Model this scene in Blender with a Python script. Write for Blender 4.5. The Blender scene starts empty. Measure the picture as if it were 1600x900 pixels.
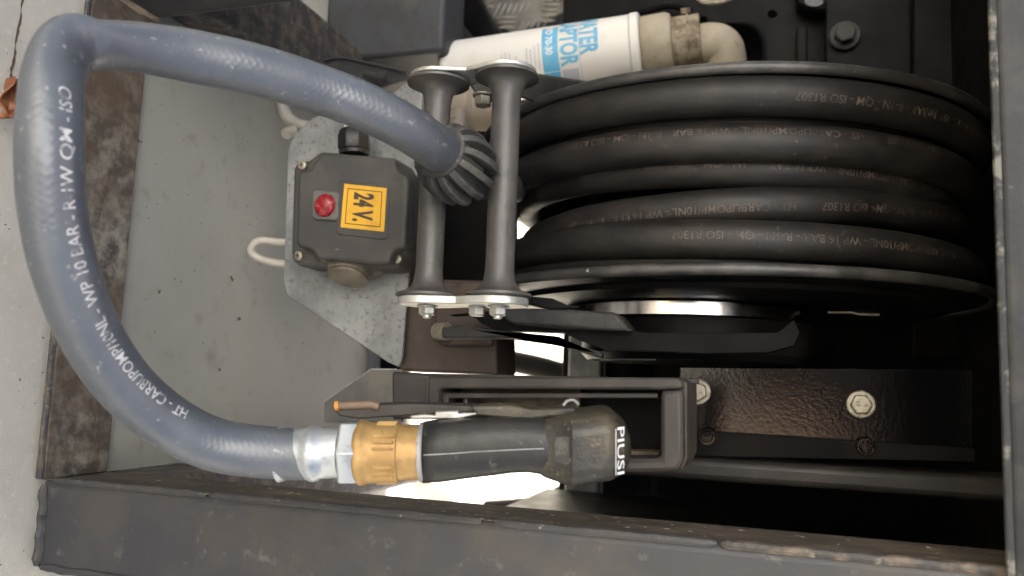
import bpy, bmesh, math, random
from mathutils import Vector, Matrix
random.seed(4)
scn = bpy.context.scene
COL = scn.collection
PI = math.pi
# ---------------------------------------------------------------- camera, sky, sun, exposure
FOC, CAM_H = 1256.0, 0.56
YAW, PITCH = math.radians(7), math.radians(18)
FW = Vector((-math.sin(YAW) * math.cos(PITCH), math.cos(YAW) * math.cos(PITCH), -math.sin(PITCH)))
RT = (Vector((0, 0, 1)) - FW * FW.z).normalized()      # the picture's right is the real up: the camera is held on its side
DN = FW.cross(RT)
CP = Vector((0, 0, CAM_H))
cd = bpy.data.cameras.new('camera'); cam = bpy.data.objects.new('camera', cd); COL.objects.link(cam)
cam.matrix_world = Matrix(((RT.x, -DN.x, -FW.x, CP.x), (RT.y, -DN.y, -FW.y, CP.y), (RT.z, -DN.z, -FW.z, CP.z), (0, 0, 0, 1)))
cd.sensor_width = 36; cd.lens = 36 * FOC / 1600; cd.clip_start = .02; cd.clip_end = 500
cd.dof.use_dof = True; cd.dof.focus_distance = .60; cd.dof.aperture_fstop = 7.0
scn.camera = cam
SUN_EL, SUN_AZ = math.radians(45), math.radians(10)      # sun behind the unit, so its open front lies in shade
w = bpy.data.worlds.new('World'); scn.world = w; w.use_nodes = True
nt = w.node_tree; bg = nt.nodes['Background']
sky = nt.nodes.new('ShaderNodeTexSky'); sky.sky_type = 'NISHITA'; sky.sun_disc = False
sky.sun_elevation = SUN_EL; sky.sun_rotation = SUN_AZ; sky.dust_density = 7.0; sky.air_density = .45; sky.ozone_density = .2
nt.links.new(sky.outputs[0], bg.inputs[0]); bg.inputs[1].default_value = .085
sl = bpy.data.lights.new('sun', 'SUN'); sl.energy = 5.0; sl.angle = math.radians(.5); sl.color = (1, .95, .87)
so = bpy.data.objects.new('sun', sl); COL.objects.link(so)
sd = Vector((math.sin(SUN_AZ) * math.cos(SUN_EL), math.cos(SUN_AZ) * math.cos(SUN_EL), math.sin(SUN_EL)))
so.rotation_euler = sd.to_track_quat('Z', 'Y').to_euler()
scn.view_settings.view_transform = 'Standard'; scn.view_settings.look = 'None'
scn.view_settings.exposure = 2.75; scn.view_settings.gamma = 1
scn.cycles.max_bounces = 6; scn.cycles.diffuse_bounces = 4; scn.cycles.glossy_bounces = 3

# ---------------------------------------------------------------- points
def ray(u, v): return FW + RT * ((u - 800) / FOC) + DN * ((v - 450) / FOC)
def at(u, v, Y): r = ray(u, v); return CP + r * (Y / r.y)
def atd(u, v, d): return CP + ray(u, v) * d
def atx(u, v, X): r = ray(u, v); return CP + r * (X / r.x)
def atz(u, v, Z): r = ray(u, v); return CP + r * ((Z - CAM_H) / r.z)
def depth(p): return (Vector(p) - CP).dot(FW)

# ---------------------------------------------------------------- materials
MATS = {}
def mat(name, c, r=.5, m=0., c2=None, s=30., lo=.45, hi=.62, c3=None, s3=90., lo3=.58, hi3=.68, bump=0., bs=250., dust=None, spec=.5, coat=0., rvar=0., stretch=None, fleck=None, detail=6, trans=0.):
    M = bpy.data.materials.new(name); M.use_nodes = True; t = M.node_tree; n = t.nodes; L = t.links
    b = n['Principled BSDF']
    b.inputs['Roughness'].default_value = r; b.inputs['Metallic'].default_value = m
    b.inputs['Specular IOR Level'].default_value = spec; b.inputs['Coat Weight'].default_value = coat
    b.inputs['Coat Roughness'].default_value = .12; b.inputs['Transmission Weight'].default_value = trans
    tc = n.new('ShaderNodeTexCoord'); vec = tc.outputs['Object']
    if stretch:
        mp = n.new('ShaderNodeMapping'); mp.inputs['Scale'].default_value = stretch; L.new(vec, mp.inputs[0]); vec2 = mp.outputs[0]
    else: vec2 = vec
    def noise(sc, v=None, det=detail, rough=.62):
        q = n.new('ShaderNodeTexNoise'); q.inputs['Scale'].default_value = sc; q.inputs['Detail'].default_value = det
        q.inputs['Roughness'].default_value = rough; L.new(v or vec2, q.inputs['Vector']); return q.outputs['Fac']
    def ramp(f, a, z):
        q = n.new('ShaderNodeMapRange'); q.inputs[1].default_value = a; q.inputs[2].default_value = z; L.new(f, q.inputs[0]); return q.outputs[0]
    def mix(f, a, bb):
        q = n.new('ShaderNodeMix'); q.data_type = 'RGBA'
        if isinstance(f, float): q.inputs[0].default_value = f
        else: L.new(f, q.inputs[0])
        for i, x in ((6, a), (7, bb)):
            if isinstance(x, tuple): q.inputs[i].default_value = (*x, 1)
            else: L.new(x, q.inputs[i])
        return q.outputs[2]
    col = c
    if c2: col = mix(ramp(noise(s), lo, hi), col, c2)
    if c3: col = mix(ramp(noise(s3), lo3, hi3), col, c3)
    if dust:
        g = n.new('ShaderNodeNewGeometry'); sp = n.new('ShaderNodeSeparateXYZ'); L.new(g.outputs['Normal'], sp.inputs[0])
        up = ramp(sp.outputs[2], .1, .95); nz = ramp(noise(28., vec), .3, .65)
        mu = n.new('ShaderNodeMath'); mu.operation = 'MULTIPLY'; L.new(up, mu.inputs[0]); L.new(nz, mu.inputs[1])
        m2 = n.new('ShaderNodeMath'); m2.operation = 'MULTIPLY'; L.new(mu.outputs[0], m2.inputs[0]); m2.inputs[1].default_value = dust[1]
        col = mix(m2.outputs[0], col, dust[0])
    if fleck:      # (colour, scale, threshold)
        v = n.new('ShaderNodeTexVoronoi'); v.inputs['Scale'].default_value = fleck[1]; L.new(vec2, v.inputs['Vector'])
        lt = ramp(v.outputs['Distance'], fleck[2], fleck[2] * .6)
        gate = ramp(noise(fleck[1] * .35, vec), .55, .6)
        mu = n.new('ShaderNodeMath'); mu.operation = 'MULTIPLY'; L.new(lt, mu.inputs[0]); L.new(gate, mu.inputs[1])
        col = mix(mu.outputs[0], col, fleck[0])
    if isinstance(col, tuple): b.inputs['Base Color'].default_value = (*col, 1)
    else: L.new(col, b.inputs['Base Color'])
    if rvar:
        q = n.new('ShaderNodeMapRange'); L.new(noise(s * 1.7), q.inputs[0]); q.inputs[1].default_value = .3; q.inputs[2].default_value = .7
        q.inputs[3].default_value = max(.03, r - rvar); q.inputs[4].default_value = min(1, r + rvar); L.new(q.outputs[0], b.inputs['Roughness'])
    if bump:
        bn = n.new('ShaderNodeBump'); bn.inputs['Strength'].default_value = bump; bn.inputs['Distance'].default_value = .002
        L.new(noise(bs, vec, 3), bn.inputs['Height']); L.new(bn.outputs[0], b.inputs['Normal'])
    MATS[name] = M; return M

def hose_mat(name, c, c2, r, fleck, braid, spec=.8, browner_end=False):
    M = mat(name, c, r, c2=c2, s=22, lo=.42, hi=.72, c3=fleck, s3=170, lo3=.63, hi3=.70, rvar=.09, fleck=(tuple(min(1, x*1.6) for x in fleck), 75, .10), spec=spec)
    t = M.node_tree; n = t.nodes; L = t.links; b = n['Principled BSDF']
    uv = n.new('ShaderNodeUVMap'); sep = n.new('ShaderNodeSeparateXYZ'); L.new(uv.outputs[0], sep.inputs[0])
    if browner_end:                                            # the end near the reel is blended towards a browner colour
        q = n.new('ShaderNodeMapRange'); L.new(sep.outputs[0], q.inputs[0])
        for i_, x_ in ((1, .40), (2, .20), (3, 0.), (4, .85)): q.inputs[i_].default_value = x_
        k = n.new('ShaderNodeMix'); k.data_type = 'RGBA'; L.new(q.outputs[0], k.inputs[0]); src = b.inputs['Base Color'].links[0].from_socket
        L.new(src, k.inputs[6]); k.inputs[7].default_value = (.048, .043, .039, 1); L.new(k.outputs[2], b.inputs['Base Color'])
    outs = []
    wn = n.new('ShaderNodeTexNoise'); wn.inputs['Scale'].default_value = 90; tc = n.new('ShaderNodeTexCoord'); L.new(tc.outputs['Object'], wn.inputs['Vector'])
    for sg in (1, -1):                                   # two crossing spirals: the braid showing through the rubber
        a = n.new('ShaderNodeMath'); a.operation = 'MULTIPLY'; a.inputs[1].default_value = 1500.; L.new(sep.outputs[0], a.inputs[0])
        d = n.new('ShaderNodeMath'); d.operation = 'MULTIPLY_ADD'; d.inputs[1].default_value = sg * 2 * PI * 14; L.new(sep.outputs[1], d.inputs[0]); L.new(a.outputs[0], d.inputs[2])
        wj = n.new('ShaderNodeMath'); wj.operation = 'MULTIPLY_ADD'; wj.inputs[1].default_value = 5.; L.new(wn.outputs['Fac'], wj.inputs[0]); L.new(d.outputs[0], wj.inputs[2])
        s_ = n.new('ShaderNodeMath'); s_.operation = 'SINE'; L.new(wj.outputs[0], s_.inputs[0]); outs.append(s_.outputs[0])
    mx = n.new('ShaderNodeMath'); mx.operation = 'MULTIPLY_ADD'; mx.inputs[1].default_value = .8; L.new(outs[1], mx.inputs[0]); L.new(outs[0], mx.inputs[2])
    nz = n.new('ShaderNodeTexNoise'); nz.inputs['Scale'].default_value = 160; tc = n.new('ShaderNodeTexCoord'); L.new(tc.outputs['Object'], nz.inputs['Vector'])
    ad = n.new('ShaderNodeMath'); ad.operation = 'MULTIPLY_ADD'; ad.inputs[1].default_value = 2.4; L.new(nz.outputs['Fac'], ad.inputs[0])
    n2 = n.new('ShaderNodeTexNoise'); n2.inputs['Scale'].default_value = 55; L.new(tc.outputs['Object'], n2.inputs['Vector'])
    rg = n.new('ShaderNodeMapRange'); L.new(n2.outputs['Fac'], rg.inputs[0]); rg.inputs[1].default_value = .42; rg.inputs[2].default_value = .7; rg.inputs[3].default_value = .30; rg.inputs[4].default_value = .9
    am = n.new('ShaderNodeMath'); am.operation = 'MULTIPLY'; L.new(mx.outputs[0], am.inputs[0]); L.new(rg.outputs[0], am.inputs[1]); L.new(am.outputs[0], ad.inputs[2])
    bp = n.new('ShaderNodeBump'); bp.inputs['Strength'].default_value = braid; bp.inputs['Distance'].default_value = .0008
    L.new(ad.outputs[0], bp.inputs['Height']); L.new(bp.outputs[0], b.inputs['Normal'])
    return M

concrete = mat('concrete', (.43, .405, .335), .8, c2=(.38, .36, .295), s=9, c3=(.50, .47, .40), s3=160, lo3=.55, hi3=.75, bump=.25, bs=700, fleck=((.13, .11, .08), 45, .09))
grime = mat('grime', (.045, .037, .029), .85, c2=(.085, .068, .05), s=40, c3=(.16, .125, .085), s3=120, lo3=.6, hi3=.7, bump=.6, bs=260, stretch=(1, 1, .35), spec=.25)
post_paint = mat('post_paint', (.036, .036, .038), .5, spec=.35, c2=(.052, .047, .042), s=14, c3=(.10, .097, .092), s3=65, lo3=.60, hi3=.74, bump=.16, bs=160, fleck=((.20, .19, .17), 85, .11), dust=((.10, .085, .065), .5), rvar=.08)
worn = mat('worn_edge', (.016, .017, .018), .6, c2=(.13, .125, .105), s=75, lo=.52, hi=.60, c3=(.26, .15, .07), s3=22, lo3=.67, hi3=.7, bump=.3)
rail_black = mat('rail_black', (.009, .010, .011), .42, spec=.28, c2=(.022, .021, .020), s=30, c3=(.06, .06, .055), s3=70, lo3=.64, hi3=.7, bump=.2, bs=150)
deep_black = mat('deep_black', (.0035, .0034, .0034), .6, spec=.08, c2=(.006, .0055, .005), s=30, bump=.1, bs=500)
weld_paint = mat('weld_paint', (.030, .027, .025), .55, c2=(.11, .085, .06), s=55, c3=(.17, .15, .12), s3=140, lo3=.6, hi3=.7, bump=.5, bs=220)
rim_lit_worn = mat('rim_lit_worn', (.022, .021, .020), .42, c2=(.055, .051, .045), s=35, lo=.45, hi=.65, c3=(.25, .23, .2), s3=120, lo3=.66, hi3=.72, bump=.1)  # worn grey, lightened for the highlight along the flange rims
rail_rust = mat('rail_rust', (.050, .047, .043), .8, c2=(.27, .25, .195), s=60, lo=.43, hi=.63, c3=(.085, .058, .036), s3=6, lo3=.40, hi3=.62, spec=.3, detail=10, bump=.5, bs=200)
black_paint = mat('black_paint', (.0040, .0040, .0043), .42, c2=(.008, .0072, .0065), s=18, bump=.06, bs=220, spec=.06, dust=((.05, .042, .033), .2), rvar=.08)
black_gloss = mat('black_gloss', (.003, .003, .0034), .10, bump=.07, bs=330, spec=.30, detail=4)
black_cast = mat('black_cast', (.016, .015, .015), .5, c2=(.03, .028, .025), s=60, bump=.55, bs=900, fleck=((.16, .14, .10), 260, .16), dust=((.09, .08, .06), .5))
brown_steel = mat('brown_steel', (.042, .028, .020), .6, c2=(.065, .044, .030), s=16, c3=(.020, .015, .012), s3=45, bump=.25, bs=500, fleck=((.15, .10, .06), 150, .1))
grey_shade = mat('grey_paint', (.032, .033, .036), .6, c2=(.024, .023, .022), s=20, c3=(.05, .045, .04), s3=9, bump=.2, bs=300)
galv = mat('galvanised', (.30, .305, .295), .5, .4, c2=(.165, .17, .165), s=13, lo=.42, hi=.62, c3=(.13, .12, .11), s3=190, lo3=.54, hi3=.68, bump=.15, bs=300, rvar=.1)
zinc = mat('zinc', (.52, .51, .47), .40, .6, c2=(.38, .37, .32), s=60, bump=.1, bs=400, rvar=.1)
bolt_zinc = mat('bolt_zinc', (.33, .305, .245), .42, .5, c2=(.22, .195, .14), s=120, rvar=.1)
brass = mat('brass', (.40, .255, .095), .5, .55, c2=(.30, .18, .065), s=45, c3=(.22, .145, .07), s3=120, lo3=.6, hi3=.72, bump=.12, bs=300, rvar=.1)
ferrule_steel = mat('ferrule_steel', (.40, .425, .43), .42, .6, c2=(.28, .30, .305), s=50, c3=(.20, .19, .17), s3=130, lo3=.62, hi3=.7, bump=.12, bs=250, rvar=.1)
hose_lit = hose_mat('hose_rubber_lit', (.050, .058, .068), (.078, .086, .096), .44, (.19, .185, .17), .085, 1.0, browner_end=True)  # blue-grey lightened to carry the sky sheen on the free loop
hose_shaded = hose_mat('hose_rubber_shaded', (.0085, .0076, .0070), (.020, .0168, .0142), .52, (.046, .038, .030), .06, .34)  # same rubber, darkened to carry the shade inside the reel
print_white = mat('print_white', (.46, .45, .43), .6, c2=(.15, .155, .165), s=110, lo=.54, hi=.64)
print_tan = mat('print_tan', (.060, .042, .032), .6, c2=(.018, .015, .013), s=70, lo=.44, hi=.60)
roller_pl = mat('roller_plastic', (.040, .038, .036), .42, c2=(.065, .060, .054), s=40, c3=(.11, .10, .085), s3=110, lo3=.6, hi3=.72, bump=.12, bs=260, dust=((.16, .14, .11), .35))
stop_rub = mat('stop_rubber', (.026, .027, .025), .6, spec=.3, c2=(.062, .061, .055), s=55, c3=(.15, .14, .12), s3=150, lo3=.6, hi3=.7, bump=.2, bs=300, dust=((.16, .15, .12), .4))
bezel_pl = mat('bezel_plastic', (.105, .10, .09), .55, c2=(.08, .075, .066), s=60)
box_pl = mat('box_plastic', (.046, .043, .039), .55, spec=.35, c2=(.064, .059, .052), s=25, bump=.2, bs=900, dust=((.13, .11, .085), .4))
red_lens = mat('red_lens', (.20, .008, .012), .22, c2=(.34, .06, .06), s=260, lo=.5, hi=.6, spec=.4)
yellow = mat('sticker_yellow', (.62, .34, .02), .5, c2=(.52, .27, .02), s=60, c3=(.30, .18, .04), s3=140, lo3=.64, hi3=.72)
ink = mat('sticker_ink', (.05, .03, .015), .6)
enamel = mat('white_enamel', (.60, .575, .52), .45, c2=(.54, .51, .45), s=14, c3=(.46, .41, .33), s3=70, lo3=.68, hi3=.76)
beige = mat('beige_cast', (.31, .265, .19), .55, c2=(.25, .21, .145), s=30, c3=(.20, .14, .08), s3=80, lo3=.62, hi3=.70, bump=.15, bs=300)
gland_m = mat('gland_brown', (.17, .145, .105), .6, c2=(.11, .09, .065), s=60, bump=.2)
beige_dirty = mat('beige_dirty', (.26, .215, .15), .7, c2=(.12, .085, .05), s=60, lo=.45, hi=.58, bump=.4, bs=300)
blue_print = mat('blue_print', (.075, .30, .47), .4, c2=(.11, .34, .50), s=60)
grey_print = mat('grey_print', (.36, .37, .40), .5)
white_print = mat('white_print', (.66, .66, .64), .5)
sheen_black = mat('sheen_black', (.03, .03, .029), .22, c2=(.07, .068, .06), s=90, lo=.5, hi=.56, spec=.9)
grip_rub = mat('grip_rubber', (.008, .009, .010), .38, spec=.35, c2=(.017, .0165, .015), s=34, c3=(.075, .066, .050), s3=150, lo3=.62, hi3=.70, bump=.2, bs=500, dust=((.12, .10, .06), .35), rvar=.08)
head_dirty = mat('head_plastic', (.012, .012, .011), .38, spec=.4, c2=(.060, .050, .030), s=26, lo=.42, hi=.66, c3=(.12, .10, .065), s3=180, lo3=.6, hi3=.7, bump=.25, bs=500, rvar=.1)
holder_pl = mat('holder_plastic', (.022, .0195, .0175), .48, spec=.35, c2=(.036, .031, .027), s=20, bump=.12, bs=400, dust=((.17, .13, .09), .35), rvar=.06)
holder_in = mat('holder_dirt', (.055, .042, .028), .8, c2=(.11, .085, .05), s=60, bump=.5, bs=500)
bracket_clear = mat('smoky_plate', (.055, .055, .05), .3, c2=(.085, .078, .065), s=30)
tread = mat('tread_alu', (.20, .185, .16), .48, .55, c2=(.13, .12, .10), s=30, bump=.15, bs=300)
tread_bar = mat('tread_bar', (.52, .48, .40), .38, .6, c2=(.36, .33, .27), s=70)
cable_m = mat('cable_grey', (.40, .36, .29), .55, c2=(.32, .29, .23), s=40)
leaf_m = mat('rusty_leaf', (.20, .065, .022), .6, c2=(.34, .14, .06), s=60, bump=.4, bs=200)
orange_m = mat('orange_tip', (.55, .20, .02), .5)
lever_m = mat('lever_worn', (.13, .085, .05), .55, c2=(.07, .05, .035), s=50)
chrome = mat('chrome_ring', (.62, .60, .58), .2, 1., c2=(.45, .40, .36), s=12, stretch=(1, 1, 6), rvar=.06)
straw = mat('straw', (.34, .26, .16), .85, c2=(.15, .105, .06), s=50)
dark_crumb = mat('dark_crumb', (.09, .06, .035), .9)
bounce_white = mat('bounce_white', (.55, .575, .61), .7, c2=(.50, .525, .56), s=3)
pump_cast = mat('pump_cast', (.27, .225, .17), .55, c2=(.20, .165, .12), s=30, bump=.15, bs=300)

tray = mat('tray_paint', (.285, .276, .235), .6, c2=(.25, .242, .205), s=6, lo=.35, hi=.7, c3=(.19, .175, .145), s3=45, lo3=.56, hi3=.80, bump=.2, bs=500, spec=.35, detail=10, fleck=((.13, .11, .08), 38, .09))
warm_panel_m = mat('warm_panel_paint', (.45, .30, .22), .6, c2=(.36, .24, .18), s=2)
# ---------------------------------------------------------------- mesh builder
class MB:
    def __init__(s): s.v = []; s.f = []; s.uv = {}
    def add(s, vs, fs, uvs=None):
        o = len(s.v); s.v += [Vector(p) for p in vs]
        for i, f in enumerate(fs):
            if uvs: s.uv[len(s.f)] = uvs[i]
            s.f.append([k + o for k in f])
        return s
    def box(s, a, b):
        (x0, y0, z0), (x1, y1, z1) = [min(p) for p in zip(a, b)], [max(p) for p in zip(a, b)]
        return s.add([(x0,y0,z0),(x1,y0,z0),(x1,y1,z0),(x0,y1,z0),(x0,y0,z1),(x1,y0,z1),(x1,y1,z1),(x0,y1,z1)],
                     [(0,3,2,1),(4,5,6,7),(0,1,5,4),(1,2,6,5),(2,3,7,6),(3,0,4,7)])
    def prism(s, pts, vec):
        pts = [Vector(p) for p in pts]; vec = Vector(vec); n = len(pts)
        nrm = sum(((pts[i] - pts[0]).cross(pts[(i + 1) % n] - pts[0]) for i in range(n)), Vector())
        if nrm.dot(vec) > 0: pts = pts[::-1]
        return s.add(pts + [p + vec for p in pts], [list(range(n)), list(range(2 * n - 1, n - 1, -1))] + [(i, n + i, n + (i + 1) % n, (i + 1) % n) for i in range(n)])
    def pxprism(s, pts, Y, dep): return s.prism([at(u, v, Y) for u, v in pts], (0, dep, 0))
    def rings(s, rs, cap=True, uvl=None):
        n = len(rs[0]); vs = [p for r in rs for p in r]; fs = []; uvs = []
        for i in range(len(rs) - 1):
            for j in range(n):
                k = (j + 1) % n; fs.append((i*n+j, i*n+k, (i+1)*n+k, (i+1)*n+j))
                if uvl: uvs.append([(uvl[i], j/n), (uvl[i], (j+1)/n), (uvl[i+1], (j+1)/n), (uvl[i+1], j/n)])
        if cap:
            fs += [list(range(n))[::-1], [(len(rs)-1)*n + j for j in range(n)]]
            if uvl: uvs += [[(0, 0)] * n] * 2
        return s.add(vs, fs, uvs if uvl else None)
    def lathe(s, p0, p1, prof, seg=32, cap=True, up=None):   # prof: (metres from p0 along the axis, radius)
        p0 = Vector(p0); d = (Vector(p1) - p0).normalized(); a = (Vector(up) if up else (Vector((0, 1, 0)) if abs(d.y) < .9 else Vector((1, 0, 0))))
        e1 = d.cross(a).normalized(); e2 = d.cross(e1)
        return s.rings([[p0 + d * t + (e1 * math.cos(2*PI*j/seg) + e2 * math.sin(2*PI*j/seg)) * max(r, 1e-5) for j in range(seg)] for t, r in prof], cap)
    def tube(s, pts, r, seg=12, ref=None, cap=True):
        pts = [Vector(p) for p in pts]; rs = []; ln = 0; uvl = []; pe = None
        for i, p in enumerate(pts):
            t = (pts[min(i+1, len(pts)-1)] - pts[max(i-1, 0)]).normalized()
            if i: ln += (p - pts[i-1]).length
            uvl.append(ln)
            if ref is not None: n = t.cross(ref).normalized()
            elif pe is None: n = t.cross(Vector((0, 1, 0)) if abs(t.y) < .8 else Vector((1, 0, 0))).normalized()
            else: n = (pe - t * pe.dot(t)).normalized()
            pe = n; b = n.cross(t); rr = r[i] if isinstance(r, list) else r
            ra, rb = rr if isinstance(rr, tuple) else (rr, rr)
            rs.append([p + n * (ra * math.cos(2*PI*(j/seg+.25))) + b * (rb * math.sin(2*PI*(j/seg+.25))) for j in range(seg)])
        return s.rings(rs, cap, uvl)
    def hexbolt(s, p, d, r, h, washer=1.35, wh=.0016, seg=6, rot=0.):
        p = Vector(p); d = Vector(d).normalized(); q = p + d
        if washer: s.lathe(p, q, [(0, r*washer), (wh*.6, r*washer), (wh, r*washer*.93)], 20)
        e = d.cross(Vector((.3, .2, 1)) if abs(d.z) < .9 else Vector((1, .2, .1))).normalized(); e2 = d.cross(e)
        k = [(wh, 1), (wh + h*.85, 1), (wh + h, .86)]
        return s.rings([[p + d*t + (e*math.cos(2*PI*j/6+rot) + e2*math.sin(2*PI*j/6+rot))*r*f for j in range(6)] for t, f in k])

def loc_of(o):
    v = Vector((0, 0, 0))
    while o: v += o.location; o = o.parent
    return v
def obj(name, mb, m, parent=None, bevel=0., smooth=True, segs=2, ang=35):
    me = bpy.data.meshes.new(name); me.from_pydata([tuple(p) for p in mb.v], [], mb.f)
    if mb.uv:
        ul = me.uv_layers.new(name='UVMap')
        for fi, uvs in mb.uv.items():
            for li, q in zip(me.polygons[fi].loop_indices, uvs): ul.data[li].uv = q
    bm = bmesh.new(); bm.from_mesh(me); bmesh.ops.recalc_face_normals(bm, faces=bm.faces); bm.to_mesh(me); bm.free()
    me.materials.append(m)
    o = bpy.data.objects.new(name, me); COL.objects.link(o)
    if parent: o.parent = parent; o.location = -loc_of(parent)
    if smooth:
        me.polygons.foreach_set('use_smooth', [True] * len(me.polygons)); me.set_sharp_from_angle(angle=math.radians(ang))
    if bevel:
        b = o.modifiers.new('bevel', 'BEVEL'); b.width = bevel; b.segments = segs; b.limit_method = 'ANGLE'; b.angle_limit = math.radians(35); b.harden_normals = False
    return o
def tag(o, label=None, cat=None, group=None, kind=None):
    for k, v in (('label', label), ('category', cat), ('group', group), ('kind', kind)):
        if v: o[k] = v
    return o
def thing(name, label, cat, loc, group=None):
    e = bpy.data.objects.new(name, None); e.empty_display_size = .02; COL.objects.link(e); e.location = loc
    return tag(e, label, cat, group)
def curve_pts(P, n=14):                                   # Catmull-Rom
    P = [Vector(p) for p in P]; out = []
    for i in range(len(P) - 1):
        a, b, c, d = P[max(i-1, 0)], P[i], P[i+1], P[min(i+2, len(P)-1)]
        for k in range(n):
            t = k / n; out.append(.5 * (2*b + (c-a)*t + (2*a-5*b+4*c-d)*t*t + (3*b-a-3*c+d)*t**3))
    out.append(P[-1]); return out
_tc = {}
def text2d(s, size, off=0., step=None, xs=1.):           # flat lettering as triangles, cut in strips so that it can bend
    cu = bpy.data.curves.new('t', 'FONT'); cu.body = s; cu.size = size; cu.offset = off; cu.resolution_u = 3
    o = bpy.data.objects.new('t', cu); COL.objects.link(o); dg = bpy.context.evaluated_depsgraph_get(); dg.update()
    me = bpy.data.meshes.new_from_object(o.evaluated_get(dg)); bpy.data.objects.remove(o); bpy.data.curves.remove(cu)
    bm = bmesh.new(); bm.from_mesh(me); bpy.data.meshes.remove(me); bmesh.ops.triangulate(bm, faces=bm.faces)
    for v in bm.verts: v.co.x *= xs
    if step:
        x1 = max(v.co.x for v in bm.verts); y1 = max(v.co.y for v in bm.verts); k = step
        while k < x1:
            bmesh.ops.bisect_plane(bm, geom=bm.verts[:] + bm.edges[:] + bm.faces[:], plane_co=(k, 0, 0), plane_no=(1, 0, 0)); k += step
    bm.verts.index_update(); vs = [(v.co.x, v.co.y) for v in bm.verts]; fs = [[v.index for v in f.verts] for f in bm.faces]; bm.free()
    return vs, fs, max(x for x, y in vs)
def holed_plate(outer, holes, Y, th):                     # a plate facing the viewer with openings cut through it
    cu = bpy.data.curves.new('p', 'CURVE'); cu.dimensions = '2D'; cu.fill_mode = 'BOTH'; cu.extrude = th / 2
    for lp in [outer] + holes:
        sp = cu.splines.new('POLY'); sp.points.add(len(lp) - 1); sp.use_cyclic_u = True
        for q, (u, v) in zip(sp.points, lp): p = at(u, v, Y); q.co = (p.z, p.x, 0, 1)
    o = bpy.data.objects.new('p', cu); COL.objects.link(o); dg = bpy.context.evaluated_depsgraph_get(); dg.update()
    me = bpy.data.meshes.new_from_object(o.evaluated_get(dg)); bpy.data.objects.remove(o); bpy.data.curves.remove(cu)
    m = MB(); m.add([(v.co.y, Y + th/2 + v.co.z, v.co.x) for v in me.vertices], [list(p.vertices) for p in me.polygons]); bpy.data.meshes.remove(me); return m
def ellipse(u, v, a, b, n=20, p=2.): return [(u + a*math.copysign(abs(math.cos(t))**(2/p), math.cos(t)), v + b*math.copysign(abs(math.sin(t))**(2/p), math.sin(t))) for t in [2*PI*k/n for k in range(n)]]

# ================================================================ THE GROUND AND WHAT STANDS BEYOND
m = MB(); m.box((-6.0, -7.4, 0), (2.6, -7.0, 9.5)); tag(obj('bounce_wall', m, bounce_white, smooth=False), kind='structure')   # unseen pale wall added to bounce sunlight into the open front
m = MB(); m.box((-.9, -7.0, 0), (2.4, -6.97, 3.3)); tag(obj('dark_reflection_panel', m, deep_black, smooth=False), kind='structure')  # unseen dark panel added so the glossy plate reflects darkness
m = MB(); m.box((.25, -6.97, 0), (1.15, -6.93, 1.1)); tag(obj('warm_reflection_panel', m, warm_panel_m, smooth=False), kind='structure')  # unseen warm panel added for a pinkish reflection in the glossy plate
g = MB(); g.add([(-60, -60, 0), (60, -60, 0), (60, 60, 0), (-60, 60, 0)], [(0, 1, 2, 3)])
tag(obj('floor', g, concrete, smooth=False), kind='structure')
g = MB(); pts = [(38 - 24*k/24 + random.uniform(-1.3, 1.3), -12 + 150*k/24) for k in range(25)]
for k in range(24): 
    w0, w1 = 1.6 + 1.1*math.sin(k*k*.7), 1.6 + 1.1*math.sin((k+1)*(k+1)*.7); (a, b), (c, d) = pts[k], pts[k+1]
    g.add([atz(a - w0, b, .0006), atz(a + w0, b, .0006), atz(c + w1, d, .0006), atz(c - w1, d, .0006)], [(0, 1, 2, 3)])
tag(obj('floor_crack', g, dark_crumb, smooth=False), kind='structure')
m = MB(); zt = at(692, 60, .88).z; m.box((-1.3, .88, 0), (-.405, .95, zt)); tag(obj('dark_backdrop', m, grey_shade, bevel=.006), 'dark grey tank added to darken the area behind the hose bend, left of the filter', 'backdrop')  # box added to darken this patch of floor
tb = thing('sun_blocker', 'dark panels added close behind the steel unit to block the sun', 'sun blocker', (-.9, 1.32, 0))  # panels added to stop sun leaking onto the floor from behind
m = MB(); m.box((-2.6, 1.32, .0), (-.42, 1.36, 2.15)); obj('sun_block_sheet', m, grey_shade, tb, bevel=.003)
m = MB(); m.box((-.419, 1.325, .22), (2.0, 1.355, 2.15)); obj('sun_block_sheet', m, black_paint, tb, bevel=.003)
m = MB(); m.tube(curve_pts([at(640, 560, 1.45), at(740, 557, 1.45), at(790, 563, 1.45), at(840, 573, 1.45), at(880, 585, 1.45), at(930, 606, 1.45), at(960, 640, 1.45), at(940, 720, 1.45), at(860, 786, 1.45), at(760, 800, 1.45)], 8), .021, 14)
tag(obj('black_hoop', m, black_paint), 'black curved hoop seen against the white gap behind the nozzle holder', 'hoop')

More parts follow.
